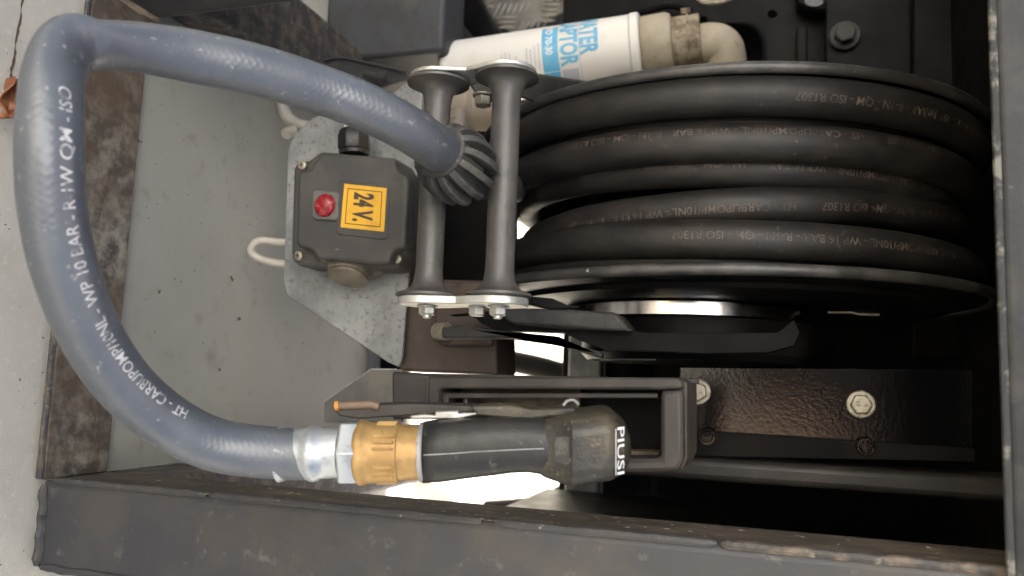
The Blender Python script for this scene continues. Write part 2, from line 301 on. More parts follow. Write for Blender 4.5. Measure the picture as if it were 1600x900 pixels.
# ================================================================ THE STEEL FRAME
fr = thing('steel_frame', 'dark painted welded steel frame around the hose reel, standing on the floor', 'frame', (.12, .54, 0))
XP0, XP1, YF, YB = .0915, .1615, .51, .58
m = MB(); m.box((XP0, YF, .003), (XP1, YB, .755)); post = obj('post', m, post_paint, fr, bevel=.006, segs=3)
m = MB(); m.box((-.402, YF, .003), (at(205, 38, .58).x, YB, .755)); obj('post', m, post_paint, fr, bevel=.006, segs=3)
m = MB(); zr = at(1562, 450, YF - .012).z; m.box((-.402, YF - .012, zr), (XP1 + .003, YF - .0005, zr + .08)); obj('top_rail', m, rail_black, fr, bevel=.007, segs=3)
m = MB(); m.tube([Vector((-.36 + .02*i, YF - .0112, zr + .001)) for i in range(27)], .0022, 8); obj('worn_edge', m, worn, fr)
m = MB(); m.box((-.326, .505, .0015), (.091, .570, .011)); obj('base_rail', m, rail_rust, fr, bevel=.0015)
m = MB(); m.tube([Vector((x, .503 + .0007*math.sin(x*90), .009)) for x in [-.33 + .01*i for i in range(43)]], .0022, 8); obj('base_edge', m, weld_paint, fr)
m = MB(); m.box((-.36, .5705, .0015), (.092, 1.045, .005)); obj('floor_sheet', m, tray, fr, bevel=.001)
m = MB(); m.box((-.42, .581, .0055), (-.335, 1.2, .055)); obj('side_rail', m, weld_paint, fr, bevel=.006)
m = MB(); m.box((.093, .581, .0015), (.155, 1.2, .055)); obj('side_rail', m, weld_paint, fr, bevel=.006)
m = MB(); m.box((XP0 - .0006, YF + .0065, .012), (XP0 + .003, YB - .004, .752)); obj('grime_layer', m, grime, post)
# weld bead laid along the post's inner front edge, in runs
zz = .012
random.seed(11)
while zz < .73:
    ln = random.uniform(.09, .22); m = MB(); z1 = min(zz + ln, .735); n = max(6, int((z1 - zz) / .004))
    pts = [Vector((XP0 + .0004 + random.uniform(-.0003, .0003), YF + .0020 + random.uniform(-.0003, .0003), zz + (z1 - zz)*i/n)) for i in range(n + 1)]
    m.tube(pts, [.0015] + [.0030 + random.uniform(-.00022, .00022) for _ in range(n - 1)] + [.0015], 8)
    obj('weld_bead', m, weld_paint if random.random() < .6 else post_paint, post); zz = z1 + random.uniform(.001, .012)
# foot weld round the post's bottom
m = MB(); m.tube([Vector((XP0 + .004 + (XP1 - XP0 - .008)*i/14, YF - .0005 + random.uniform(-.0008, .0008), .0085 + random.uniform(-.001, .001))) for i in range(15)], [.002]+[.0036 + random.uniform(-.0003, .0004) for _ in range(13)]+[.002], 8); obj('weld_bead', m, post_paint, post)
m = MB(); m.tube([Vector((XP1 - .003 + random.uniform(-.0008, .0008), YF + .0005, .012 + .10*i/14)) for i in range(15)], [.002]+[.0034 + random.uniform(-.0003, .0003) for _ in range(13)]+[.002], 8); obj('weld_bead', m, post_paint, post)
m = MB(); m.tube([Vector((-.3255 + random.uniform(-.001, .001), .507 + .07*i/10, .0115)) for i in range(11)], .005, 8); obj('weld_bead', m, straw, fr)
# roof and back
m = MB(); m.box((-.60, .5105, .762), (.17, 1.35, .772)); obj('roof_plate', m, black_paint, fr)
def zat(u, v, Y): return at(u, v, Y).z
YR = 1.20
m = MB(); m.box((-.85, YR, zat(1030, 600, YR)), (.20, YR + .012, .761)); obj('back_plate', m, black_paint, fr)
m = MB(); m.box((-.85, YR, zat(887, 600, YR)), (.20, YR + .03, zat(938, 600, YR))); obj('cross_rail', m, galv, fr, bevel=.003)
m = MB(); p0 = at(982, 600, YR + .04); m.lathe((-.85, p0.y, p0.z), (.20, p0.y, p0.z), [(0, .037), (1.05, .037)], 28); obj('cross_tube', m, black_paint, fr)
m = MB(); m.box((-.40, 1.085, .0015), (.155, 1.12, .035)); obj('rear_rail', m, black_paint, fr, bevel=.003)
m = MB(); m.box((.158, .581, atx(887, 765, .158).z - .03), (.164, 1.2, .761)); obj('side_plate', m, black_paint, fr)
# brown pedestal the reel stands on
m = MB(); a, b = at(622, 150, .70), at(776, 586, .70); m.prism([at(u, v, .70) for u, v in ((622, 172), (650, 172), (652, 436), (775, 438), (776, 586), (622, 580))], (0, .06, 0))
ped = obj('pedestal', m, brown_steel, fr, bevel=.003)
# upright rail right of the reel (behind the nozzle holder)
m = MB(); a, b = at(930, 706, .72), at(1100, 752, .72); m.box((a.x, .72, a.z - .12), (b.x, .78, .758)); obj('upright_rail', m, holder_pl, fr, bevel=.006, segs=3)
# glossy bolted plate and strip
gp = MB(); gp.pxprism([(1062, 573), (1522, 577), (1522, 726), (1062, 691)], .735, .008); gpo = obj('bolted_plate', gp, black_gloss, fr, bevel=.001)
m = MB(); m.pxprism([(1075, 672), (1524, 700), (1524, 722), (1075, 713)], .728, .006); st = obj('strip', m, black_paint, fr, bevel=.0008)
for u, v in ((1090, 612), (1345, 632)):
    m = MB(); m.hexbolt(at(u, v, .7345), (0, -1, 0), .0088, .006, 1.33, .002, rot=u*.01); bo = obj('bolt', m, bolt_zinc, gpo, bevel=.0006)
    t1 = MB()
    for s_, dz, dx in (('8', .0035, -.0004), ('8.8', -.0025, -.003)):
        vs, fs, wd = text2d(s_, .0038); p = at(u, v, .7345); t1.add([(p.x + dx + x, .7345 - .0081, p.z + dz + y - .0015) for x, y in vs], fs)
    obj('head_mark', t1, ink, bo, smooth=False)
for u, v in ((1105, 682), (1352, 698)):
    m = MB(); m.hexbolt(at(u, v, .7275), (0, -1, 0), .0058, .004, 1.3, .0015); obj('screw', m, black_gloss, st)
# joint edges on the back: black panels standing a little proud
for (u0, u1, v0, v1, Y) in ((1290, 1424, -80, 340, 1.06), (1428, 1512, -80, 560, 1.03), (1515, 1620, -80, 560, 1.00)):
    m = MB(); m.pxprism([(u0, v0), (u1, v0), (u1, v1), (u0, v1)], Y, .02); obj('panel', m, black_paint, fr, bevel=.002)

# ================================================================ CHASSIS PANEL WITH CUT-OUTS, TREAD PLATE, STRUTS
cp = thing('chassis_panel', 'dark pressed steel panel with oblong cut-out behind the beige filter head', 'panel', at(1150, 0, 1.12))
oct_ = ellipse(1146, 90, 48, 54, 28, 3.2)
m = holed_plate([(880, -90), (1288, -90), (1288, 330), (1060, 330), (880, 60)], [oct_, ellipse(1098, 32, 8, 7, 14), ellipse(1207, 22, 8, 7, 14)], 1.12, .004); obj('sheet', m, black_paint, cp)
m = MB(); m.tube([at(u, v, 1.118) for u, v in oct_ + oct_[:1]], .003, 8, cap=False); obj('rolled_edge', m, black_paint, cp)
m = MB(); m.pxprism([(1240, -60), (1306, -60), (1304, 5), (1292, 18), (1270, 16), (1245, 6)], 1.09, .03); lug = obj('lug', m, black_paint, cp, bevel=.004)
m = MB(); m.pxprism(ellipse(1272, 2, 15, 8, 16), 1.087, .004); obj('lug_hole', m, black_gloss, lug)
m = MB(); m.pxprism([(1244, 40), (1262, 40), (1262, 200), (1244, 200)], 1.10, .012); obj('rib', m, black_paint, cp, bevel=.003)
m = MB(); m.tube(curve_pts([at(930, 30, 1.10), at(1000, 18, 1.10), at(1045, 8, 1.10), at(1080, 16, 1.10)], 6), .006, 8); obj('crease', m, black_paint, cp)
m = MB(); m.hexbolt(at(1320, 56, 1.055), (0, -1, 0), .0135, .011, 1.4, .003); tag(obj('panel_bolt', m, black_cast, bevel=.001), 'dark flange bolt on the black panel behind the reel, above the filter head', 'bolt')
m = MB(); m.tube(curve_pts([at(1085, -8, 1.05), at(1100, 2, 1.05), at(1125, 3, 1.05), at(1150, -6, 1.05)], 5), .0032, 8); tag(obj('clip', m, bolt_zinc), 'small shiny clip at the top edge above the oblong cut-out', 'clip')

tp = thing('tread_plate', 'grey aluminium tread plate with raised bars above the white filter', 'plate', at(830, 0, 1.2))
m = MB(); m.pxprism([(745, -60), (925, -60), (905, 4), (872, 22), (800, 52), (760, 20)], 1.2, .006); obj('sheet', m, tread, tp, bevel=.001)
for (u0, v0, ang, n, ln, stp) in ((760, 2, -4, 2, 12, 9), (843, 1, -3, 5, 34, 8), (776, 28, -2, 5, 32, 7.5), (782, 4, 118, 6, 26, 9), (818, 34, 125, 5, 20, 9), (866, -14, 120, 4, 24, 9), (840, -34, -3, 4, 34, 8)):
    for k in range(n):
        a = math.radians(ang); nx, ny = (-math.sin(a), math.cos(a)); 
        if ang > 90: nx, ny = 1, 0
        u, v = u0 + nx*stp*k, v0 + ny*stp*k
        if v > 46: continue
        l2 = ln * (1 - .08*k)
        p = [at(u + math.cos(a)*l2*t, v + math.sin(a)*l2*t, 1.1995) for t in (0, .2, .5, .8, 1)]
        m = MB(); m.tube(p, [.0006, .0016, .0021, .0016, .0006], 6); obj('raised_bar', m, tread_bar if ang < 90 else tread, tp)
sg = 'black struts beside the tread plate'
m = MB(); m.pxprism([(672, -20), (692, -20), (722, 58), (708, 78)], 1.08, .03); tag(obj('strut', m, black_paint, bevel=.003), 'thin dark strut running down to the end of the white filter', 'strut', sg)
m = MB(); m.pxprism([(697, -20), (740, -20), (780, 50), (742, 62), (718, 30)], 1.05, .04); tag(obj('strut', m, black_paint, bevel=.004), 'wide black strut between the thin strut and the tread plate', 'strut', sg)

# ================================================================ FILTER
A0, A1 = at(697, 119, .94), at(1003, 76, .955)
flt = thing('fuel_filter', 'white spin-on fuel filter can with blue printed lettering, hanging behind the reel', 'fuel filter', A0)
FR = .0425; FL = (A1 - A0).length
ax = (A1 - A0).normalized()
m = MB(); m.lathe(A0, A1, [(0, .012), (0, FR - .014), (.0015, FR - .008), (.006, FR - .002), (.013, FR), (FL - .012, FR), (FL - .010, FR + .0015), (FL - .002, FR + .0015), (FL, FR - .001), (FL, FR - .008)], 56)
can = obj('can', m, enamel, flt)
m = MB(); m.lathe(A0, A1, [(FL - .0125, FR + .0006), (FL - .0118, FR + .0006)], 56, cap=False); obj('seam', m, grey_print, can)
# wrap basis: e_c = towards the viewer, e_d = picture down
e_c = (CP - (A0 + A1) / 2); e_c = (e_c - ax * e_c.dot(ax)).normalized(); e_d = ax.cross(e_c)
if e_d.dot(DN) < 0: e_d = -e_d
def wrap(t, s_, dr=.0004):                                # t along the axis, s_ arc length from the line facing the viewer (down positive)
    a = s_ / FR; return A0 + ax*t + (e_c*math.cos(a) + e_d*math.sin(a))*(FR + dr)
def wrap_rect(t0, t1, s0, s1, dr, mtl, name, sh=0.):
    m = MB(); n = max(2, int(abs(s1 - s0) / .003))
    vs = []; fs = []
    for i in range(n + 1):
        s_ = s0 + (s1 - s0)*i/n; vs += [wrap(t0, s_, dr), wrap(t1, s_, dr)]
    for i in range(n): fs.append((2*i, 2*i+1, 2*i+3, 2*i+2))
    m.add(vs, fs); return obj(name, m, mtl, can)
def wrap_text(s_, size, t_base, s_end, dr, mtl, name, off=0., xs=1.):   # reads along +s (down the picture), letter tops towards +t; ends at s_end
    vs, fs, wd = text2d(s_, size, off, .002, xs); m = MB()
    m.add([wrap(t_base + y, s_end - wd + x, dr) for x, y in vs], fs); return obj(name, m, mtl, can, smooth=False)
def tu(u): return FL * (u - 697) / 306.
wrap_rect(tu(862), tu(886), -.050, .050, .00025, blue_print, 'blue_band')
wrap_rect(tu(862), tu(886), .0125, .0132, .0005, white_print, 'band_line')
wrap_text('CFD 70-30', tu(880) - tu(866), tu(868), -.008, .0006, white_print, 'printed_number', .0003, .9)
wrap_text('CAPTOR', .0292, tu(890), .0085, .0004, blue_print, 'printed_word', .0011, .64)
wrap_text('WATER', .0300, tu(919), -.0020, .0004, blue_print, 'printed_word', .0011, .64)
wrap_rect(tu(916.5), tu(917.5), -.05, .05, .0004, grey_print, 'print_line')
wrap_rect(tu(889), tu(913), .0120, .036, .0004, grey_print, 'print_panel')
for k, (u, s0, s1) in enumerate(((800, -.016, .022), (806, -.018, .014), (812, -.015, .020), (822, -.012, .004), (838, -.020, -.004), (844, -.018, .020), (850, -.022, .002), (856, -.024, .006))):
    s_ = s0
    m = MB()
    while s_ < s1:
        l = random.uniform(.0012, .0045); n0 = [wrap(tu(u), s_, .0004), wrap(tu(u + 2.2), s_, .0004), wrap(tu(u + 2.2), s_ + l, .0004), wrap(tu(u), s_ + l, .0004)]
        m.add(n0, [(0, 1, 2, 3)]); s_ += l + .0009
    obj('small_print', m, grey_print, can, smooth=False)
hd = thing('filter_head', 'beige cast filter head and elbow screwed on top of the white filter', 'pipe fitting', A1)
m = MB(); m.lathe(A1 + ax*.0005, A1 + ax, [(0, FR - .006), (.002, FR - .0045), (.030, FR - .0035), (.036, FR - .006), (.038, FR - .010)], 40); obj('body', m, beige, hd)
m = MB(); m.lathe(A1 + ax*.0385, A1 + ax, [(0, FR - .0105), (.017, FR - .0105), (.0175, FR - .0085), (.0195, FR - .0085), (.020, FR - .0105), (.032, FR - .0105), (.033, FR - .013)], 40); obj('threaded_collar', m, beige_dirty, hd)
ep = A1 + ax*.0715 + e_d*.006; m = MB()
m.tube(curve_pts([ep, ep + ax*.010, ep + ax*.021 + e_d*.004, ep + ax*.0265 + e_d*.018, ep + ax*.027 + e_d*.07], 7), .0255, 26); obj('elbow', m, beige, hd)
m = MB(); m.lathe(A1 + ax*.056 - e_d*.034, A1 + ax*.056 - e_d*.05, [(0, .006), (.006, .006)], 6); obj('plug', m, beige_dirty, hd)
# transfer pump body behind the rollers
pm = thing('transfer_pump', 'beige pump casting half hidden behind the two rollers', 'pump', at(730, 180, .84))
m = MB(); m.lathe(at(655, 175, .86), at(800, 172, .86), [(0, .02), (.004, .036), (.075, .036), (.08, .030), (.12, .030)], 28); obj('body', m, pump_cast, pm)
m = MB(); m.lathe(at(716, 200, .80), at(716, 188, .80) + Vector((0, .0, 0)), [(-.004, .010), (.02, .010)], 16); obj('boss', m, pump_cast, pm)
m = MB(); m.lathe(at(704, 196, .80), at(712, 197, .79), [(0, .0105), (.012, .0105), (.0121, .006)], 18); obj('port', m, pump_cast, pm)

# ================================================================ HOSE REEL
rl = thing('hose_reel', 'black steel hose reel with rollers on arms, inside the frame', 'hose reel', (-.165, .85, .26))
YC, ZC, RF = .85, .505, .245
def disc(X0, X1, prof, yc=YC, zc=ZC, seg=120): m = MB(); m.lathe((X0, yc, zc), (X1, yc, zc), prof, seg); return m
XL, XU = -.085, -.246
def flange(X, sg):
    pr = [(0, .05), (.0, RF - .022), (.002, RF - .017), (.0065, RF - .006), (.0075, RF - .002), (.0065, RF), (.004, RF + .001), (.0025, RF - .002), (.0005, RF - .012), (-.0015, RF - .022), (-.0015, .05)]
    return disc(X, X + sg, [(t, r) for t, r in pr])
obj('flange', flange(XL, -1), black_paint, rl); obj('flange', flange(XU, 1), black_paint, rl)
for X in (XL - .0035, XU + .0035):
    m = MB(); m.tube([Vector((X, YC + (RF + .0002)*math.cos(2*PI*k/120), ZC + (RF + .0008)*math.sin(2*PI*k/120))) for k in range(121)], .0048, 10, ref=Vector((1, 0, 0)), cap=False); obj('rim', m, rim_lit_worn, rl, ang=80)
obj('pressed_ring', disc(XL + .002, XL + 1, [(0, .215), (.004, .212), (.008, .195), (.008, .14), (.004, .13)]), black_paint, rl)
obj('drum', disc(XU, XL, [(.003, .135), (.155, .135)], seg=64), black_paint, rl)
obj('hub_ring', disc(-.074, 0, [(0, .110), (.001, .1125), (.012, .1125), (.013, .110)], .795, .475, 90), chrome, rl)
obj('hub_cover', disc(-.0605, 0, [(0, .110), (.012, .112), (.030, .112), (.036, .106), (.0365, .05)], .80, .490, 80), black_paint, rl)
m = MB(); m.tube([Vector((-.0235, .80 + .105*math.cos(t), .49 + .105*math.sin(t))) for t in [PI + .25 + .03*k for k in range(22)]], .0007, 6); obj('worn_edge', m, galv, rl)
# cast arm from the pedestal to the hub
arm = MB(); arm.pxprism([(700, 492), (735, 490), (752, 505), (775, 516), (880, 520), (905, 532), (940, 545), (1100, 552), (1200, 551), (1240, 540), (1250, 520), (1240, 500), (1215, 520), (1010, 520), (985, 516), (800, 502), (782, 490), (760, 486)], .655, .02)
obj('arm', arm, deep_black, rl, bevel=.003)
m = MB(); m.pxprism([(776, 480), (880, 483), (962, 488), (985, 518), (900, 514), (800, 507), (784, 495)], .640, .05); obj('arm_rib', m, black_cast, rl, bevel=.003)
m = MB(); m.pxprism([(720, 508), (740, 512), (870, 525), (900, 540), (940, 550), (940, 560), (905, 550), (868, 529), (740, 529), (690, 529), (690, 512)], .648, .012); obj('arm_edge', m, black_cast, rl, bevel=.002)
m = MB(); m.pxprism([(668, 440), (770, 440), (770, 541), (698, 541), (686, 537), (680, 528), (680, 470)], .694, .005); mpl = obj('mounting_plate', m, brown_steel, rl, bevel=.002)
m = MB(); p = at(684, 518, .694); q = p + Vector((.0, -.004, .02)); d_ = Vector((.03, -.45, .85)).normalized(); m.lathe(p, p + d_, [(0, .0085), (.013, .0085), (.0145, .0078), (.0146, .004), (.010, .0038)], 24); obj('socket_bolt', m, bolt_zinc, rl)
# long strap arm behind (upper flange side)
m = MB(); m.prism([at(790, 104, .585), at(830, 112, .65), at(935, 128, .84), at(935, 150, .84), at(830, 158, .65), at(796, 146, .59)], (.0, .008, .004)); obj('strap', m, black_cast, rl, bevel=.002)
m = MB(); m.pxprism([(820, 462), (862, 466), (885, 476), (905, 480), (860, 484), (818, 474)], .60, .012); obj('strap', m, black_paint, rl, bevel=.002)
m = MB(); m.pxprism([(630, 205), (800, 205), (800, 480), (630, 480)], .79, .02); obj('dark_backing', m, black_paint, rl)  # black plate added for the dark reel interior between the rollers
m = MB(); m.tube([at(u, v, .80) for u, v in ((1294, 488), (1330, 488), (1342, 491), (1374, 492))], .0011, 6); obj('bright_gap_line', m, zinc, rl)  # zinc line standing in for a thin gap of bright background
# rollers
def roller(u, v0, v1, Y, rs, rf):
    a, b = at(u, v0, Y), at(u, v1, Y); p0 = Vector((a.x, Y, (a.z + b.z)/2)); L = b.x - a.x
    m = MB(); pr = [(0, .005), (0, rf - .002), (.0012, rf), (.003, rf), (.0040, rf - .003), (.0055, rf*.70), (.0078, rs + .0035), (.012, rs + .0012), (.020, rs)]
    m.lathe(p0, p0 + Vector((1, 0, 0)), pr + [(L - t, r) for t, r in pr[::-1]], 36); return obj('roller', m, roller_pl, rl), p0, L
YRl = .56
ro1, r1p, r1l = roller(677, 128, 466, YRl, .0105, .0245); ro2, r2p, r2l = roller(786, 118, 465, YRl, .0110, .0245)
def dogbone(x, th, e=.0225, w=.0125):
    pts = []
    za, zb = r1p.z, r2p.z
    for k in range(13): t = PI*.5 + .55 + (PI*1 - 1.1)*k/12 if False else math.radians(60) + math.radians(240)*k/12; pts.append((x, YRl + e*math.sin(t), za + e*math.cos(t)))
    pts.append((x, YRl - w, za + .034)); pts.append((x, YRl - w, zb - .034))
    for k in range(13): t = math.radians(240) + math.radians(240)*k/12; pts.append((x, YRl + e*math.sin(t), zb + e*math.cos(t)))
    pts.append((x, YRl + w, zb - .034)); pts.append((x, YRl + w, za + .034))
    m = MB(); m.prism(pts, (th, 0, 0)); return m
xb = r2p.x + r2l + .0003; xu = r2p.x - .0004
rp = obj('roller_plate', dogbone(xb, .0060), zinc, rl, bevel=.0014); rpu = obj('roller_plate', dogbone(xu - .0035, .0035), zinc, rl, bevel=.001)
for z, y in ((r1p.z, YRl), (r2p.z, YRl)):
    m = MB(); m.hexbolt((xb + .0062, y, z), (1, 0, 0), .0068, .0058, 1.2, .0012); m.lathe((xb + .012, y, z), (xb + 1, y, z), [(0, .0035), (.0035, .0033)], 14); obj('bolt', m, zinc, rp, bevel=.0005)
    m = MB(); m.hexbolt((xu - .0037, y, z), (-1, 0, 0), .0068, .004, 1.2, .001); obj('bolt', m, zinc, rpu, bevel=.0005)
m = MB(); m.hexbolt((xb + .0062, YRl + .006, (r1p.z*.33 + r2p.z*.67)), (1, 0, 0), .0064, .006, 1.15, .001); obj('bolt', m, zinc, rp, bevel=.0005)
m = MB(); pq = at(755, 148, .60); m.hexbolt(pq, (1, 0, 0), .0072, .008, 1.25, .002); obj('bolt', m, bolt_zinc, rpu, bevel=.0005)
m = MB(); m.pxprism([(730, 128), (770, 128), (772, 146), (745, 150)], .60, .02); obj('lug', m, black_cast, rl, bevel=.002)

# ================================================================ FUEL HOSE
HR = .0155
fh = thing('fuel_hose', 'black rubber fuel hose coiled on the reel with its free end looping in front', 'hose', (-.16, .8, .3))
def ring_pt(R, X, dz, dy, wob, ph, t): # t=0 nearest the viewer (-Y), growing upwards
    rr = R + wob*math.sin(2*t + ph); return Vector((X + 2.2*wob*math.sin(t + ph), YC + dy - rr*math.cos(t), ZC + dz + rr*math.sin(t)))
turns = [(.234, -.2265, 0, 0, .002, .5), (.2255, -.1955, .0, .003, .003, .9), (.203, -.1780, 0, 0, .0045, .2), (.203, -.1480, .014, 0, .0045, 2.6), (.221, -.1175, .004, 0, .003, .4), (.205, -.1015, 0, 0, 0, 0),
         (.190, -.2120, 0, 0, 0, 0), (.176, -.148, 0, 0, 0, 0), (.178, -.122, 0, 0, 0, 0), (.204, -.2100, 0, 0, 0, 0)]
TXT = 'HT - CARBUPOMP/10NL - WP 16 BAR - R-1N - QM - ISO R1307   '
t2 = text2d(TXT, .0088, .0001, .004)
for i, T in enumerate(turns):
    N = 150; pts = [ring_pt(*T, PI + 2*PI*k/N) for k in range(N + 1)]
    m = MB(); m.tube(pts, HR, 22, ref=Vector((1, 0, 0)), cap=False); wo = obj('winding', m, hose_shaded, fh, ang=80)
    if i < 5:                                             # lettering printed along each outer turn, tops towards the lower flange
        vs, fs, wd = t2; R = T[0]; start = {0: 1.25, 1: .52, 2: .9, 3: .27, 4: .92}[i]; 
        for rep in range(2):
            mm = MB()
            def mp(x, y):
                t = start - (x + (rep - 1)*(wd + .02)) / (R + HR)
                c = ring_pt(*T, t); rad = Vector((0, -math.cos(t), math.sin(t)))
                ph = (y - .003)/HR + {0: .35, 1: -.35, 2: 0, 3: .25, 4: -.05}[i]
                return c + rad*math.cos(ph)*(HR + .0002) + Vector((1, 0, 0))*math.sin(ph)*(HR + .0002)
            mm.add([mp(x, y) for x, y in vs], fs); obj('print', mm, print_tan, wo, smooth=False)
# free end: (u, v, depth, in-picture squeeze, depth squeeze)
FE = [(835, 290, .86, 1, 1), (800, 292, .78, 1, 1), (782, 290, .70, 1, 1), (745, 274, .62, 1, 1), (690, 237, .560, 1, 1), (640, 203, .535, 1, 1), (570, 167, .520, 1, 1), (500, 140, .508, 1, 1), (400, 109, .487, 1, 1), (300, 88, .470, 1, 1), (215, 74, .452, .88, 1.08),
      (150, 71, .435, .70, 1.2), (116, 77, .424, .64, 1.3), (95, 95, .414, .70, 1.25), (83, 130, .405, .86, 1.1), (79, 180, .398, .97, 1), (78, 240, .394, 1, 1), (81, 310, .396, 1, 1), (94, 390, .402, 1, 1), (117, 465, .412, 1, 1), (152, 540, .428, 1, 1), (202, 608, .446, 1, 1), (268, 662, .464, 1, 1), (345, 697, .478, 1, 1), (450, 709, .488, 1, 1), (500, 709, .489, 1, 1)]
def cr(vals, n):
    out = []
    for i in range(len(vals) - 1):
        for k in range(n): out.append(vals[i] + (vals[i+1] - vals[i])*k/n)
    return out + [vals[-1]]
fe = curve_pts([atd(u, v, d) for u, v, d, *_ in FE], 10)
ra, rb = cr([q[3] for q in FE], 10), cr([q[4] for q in FE], 10)
m = MB(); m.tube(fe, [(HR*a, HR*b) for a, b in zip(ra, rb)], 40, ref=FW); le = obj('free_end', m, hose_lit, fh, ang=80)
# lettering along the loop
cum = [0]
for i in range(1, len(fe)): cum.append(cum[-1] + (fe[i] - fe[i-1]).length)
def on_hose(s_, ph, dr=.00025):
    i = max(1, min(len(fe) - 2, next((k for k, c in enumerate(cum) if c > s_), len(fe) - 2))); k = (s_ - cum[i-1]) / (cum[i] - cum[i-1])
    c = fe[i-1].lerp(fe[i], k)
    def fr_(j): t = (fe[min(j+1, len(fe)-1)] - fe[j-1]).normalized(); n = t.cross(FW).normalized(); return n, n.cross(t)
    n0, b0 = fr_(max(1, i-1)); n1, b1 = fr_(i); n, b = n0.lerp(n1, k).normalized(), b0.lerp(b1, k).normalized()
    a_, b_ = ra[i-1] + (ra[i] - ra[i-1])*k, rb[i-1] + (rb[i] - rb[i-1])*k
    return c + n*math.cos(ph)*(HR*a_ + dr) + b*math.sin(ph)*(HR*b_ + dr)
def near_s(u, v):
    best = min(range(len(fe)), key=lambda i: ((lambda p: (800 + FOC*(p - CP).dot(RT)/depth(p) - u)**2 + (450 + FOC*(p - CP).dot(DN)/depth(p) - v)**2)(fe[i]))); return cum[best]
sA, sB = near_s(268, 662), near_s(79, 160)
vs, fs, wd = text2d('HT - CARBUPOMP/10NL - WP 10 BAR - R-1W QM - ISO',   .0088, .00002, .003); k = (sA - sB) / wd
m = MB(); m.add([on_hose(sA - x*k, -.62 - (y - .0035)/HR) for x, y in vs], fs); obj('print', m, print_white, le, smooth=False)
# hose stop with fins
sA_ = near_s(690, 237); P0 = atd(686, 236, .562); P1 = atd(744, 282, .612); da = (P1 - P0).normalized()
hs = MB(); hs.lathe(P0 - da*.002, P1, [(0, HR + .0004), (0, HR + .0035), (.002, HR + .0045), (.005, HR + .0035), (.034, HR + .0045), (.036, HR)], 40); hso = obj('hose_stop', hs, stop_rub, fh)
e1 = da.cross(Vector((1, 0, 0))).normalized(); e2 = da.cross(e1); NR = 13
for k in range(NR):
    a = 2*PI*(k + .5)/NR; rd = e1*math.cos(a) + e2*math.sin(a); tn = da.cross(rd); m = MB()
    pf = [(.001, HR + .004), (.006, HR + .0085), (.014, HR + .0115), (.028, HR + .0130), (.040, HR + .0115), (.045, HR + .0075), (.045, HR)]
    po = [P0 + da*t + rd*r for t, r in pf] + [P0 + da*.002 + rd*HR]
    m.prism([p - tn*.0027 for p in po], tn*.0054); obj('rib', m, stop_rub, hso, bevel=.0009)
# ferrule and nut at the nozzle end
def axp(u, v=None): return atd(u, v if v is not None else 709 - (u - 440)*.012, .489 - (u - 440)*.00001)
def prof(us): return us
N0, N1 = axp(440), axp(1000); NA = (N1 - N0).normalized()
def tN(u): return (axp(u) - N0).dot(NA)
def rpx(w_): return w_ / 2 * .487 / FOC
def lat(name, uw, m_, parent, seg=40, cap=True): mm = MB(); mm.lathe(N0, N1, [(tN(u), rpx(wd)) for u, wd in uw], seg, cap); return obj(name, mm, m_, parent)
lat('ferrule', [(440, 80), (438, 88), (441, 87), (449, 80), (460, 79), (474, 78), (480, 80), (485, 86), (491, 88), (497, 86), (502, 79), (515, 78), (532, 76), (535, 66)], ferrule_steel, fh)
mm = MB(); mm.rings([[N0 + NA*tN(u) + (DN*math.cos(2*PI*j/6 + .35) + FW*math.sin(2*PI*j/6 + .35))*rpx(wd) for j in range(6)] for u, wd in ((534, 98), (536, 104), (560, 104), (563, 100))])
lat('crimp_neck', [(526, 70), (540, 70)], brass, fh); nut = obj('nut', mm, ferrule_steel, fh, bevel=.0012)

# ================================================================ NOZZLE
nz = thing('fuel_nozzle', 'black fuel nozzle with brass swivel resting in its holder, handle to the floor', 'fuel nozzle', axp(700))
sw = lat('swivel', [(557, 88), (560, 97), (563, 101), (571, 101), (574, 97), (580, 95), (584, 94), (624, 92), (626, 88), (632, 86), (655, 85), (658, 82), (658, 60)], brass, nz, 48)
for k in range(30):                                       # knurled bands with flats between, as on the brass collar
    if k % 5 in (2, 3): continue
    a = 2*PI*k/30; rd = DN*math.cos(a) + (DN.cross(NA))*math.sin(a); mm = MB(); r0 = rpx(91); p0, p1 = N0 + NA*tN(589) + rd*r0, N0 + NA*tN(622) + rd*r0
    mm.tube([p0, p0.lerp(p1, .06), p0.lerp(p1, .94), p1], [.0004, .0013, .0013, .0004], 6); obj('knurl', mm, brass, sw)
lat('grip_collar', [(656, 84), (657, 91), (662, 93), (664, 90)], galv, nz)
def loft(secs, n=40):
    rs = []
    for u, v0, v1, hd_, p in secs:
        c = atd(u, (v0 + v1)/2, .4885); hv = (v1 - v0)/2*.4885/FOC; r = []
        for j in range(n):
            t = 2*PI*j/n; cx, sx = math.cos(t), math.sin(t)
            r.append(c + DN*(hv*math.copysign(abs(cx)**(2/p), cx)) + FW*(hd_*math.copysign(abs(sx)**(2/p), sx)))
        rs.append(r)
    mm = MB(); mm.rings(rs); return mm
grip = obj('grip', loft([(659, 664, 752, .016, 2), (662, 659, 754, .0175, 2.1), (690, 654, 752, .018, 2.2), (730, 651, 746, .0175, 2.4), (770, 650, 741, .017, 2.6), (800, 650, 737, .017, 2.6), (825, 651, 736, .0168, 2.6), (850, 652, 740, .017, 2.6), (862, 652, 744, .016, 2.6)]), grip_rub, nz, ang=60)
m = MB(); m.tube([atd(u, v, .4885 - dd) for u, v, dd in ((662, 711, .0178), (700, 709, .0183), (740, 706, .0180), (780, 704, .0174), (820, 702, .0172), (850, 701, .0174))], .0004, 6); obj('mould_seam', m, galv, grip)
hsec = []
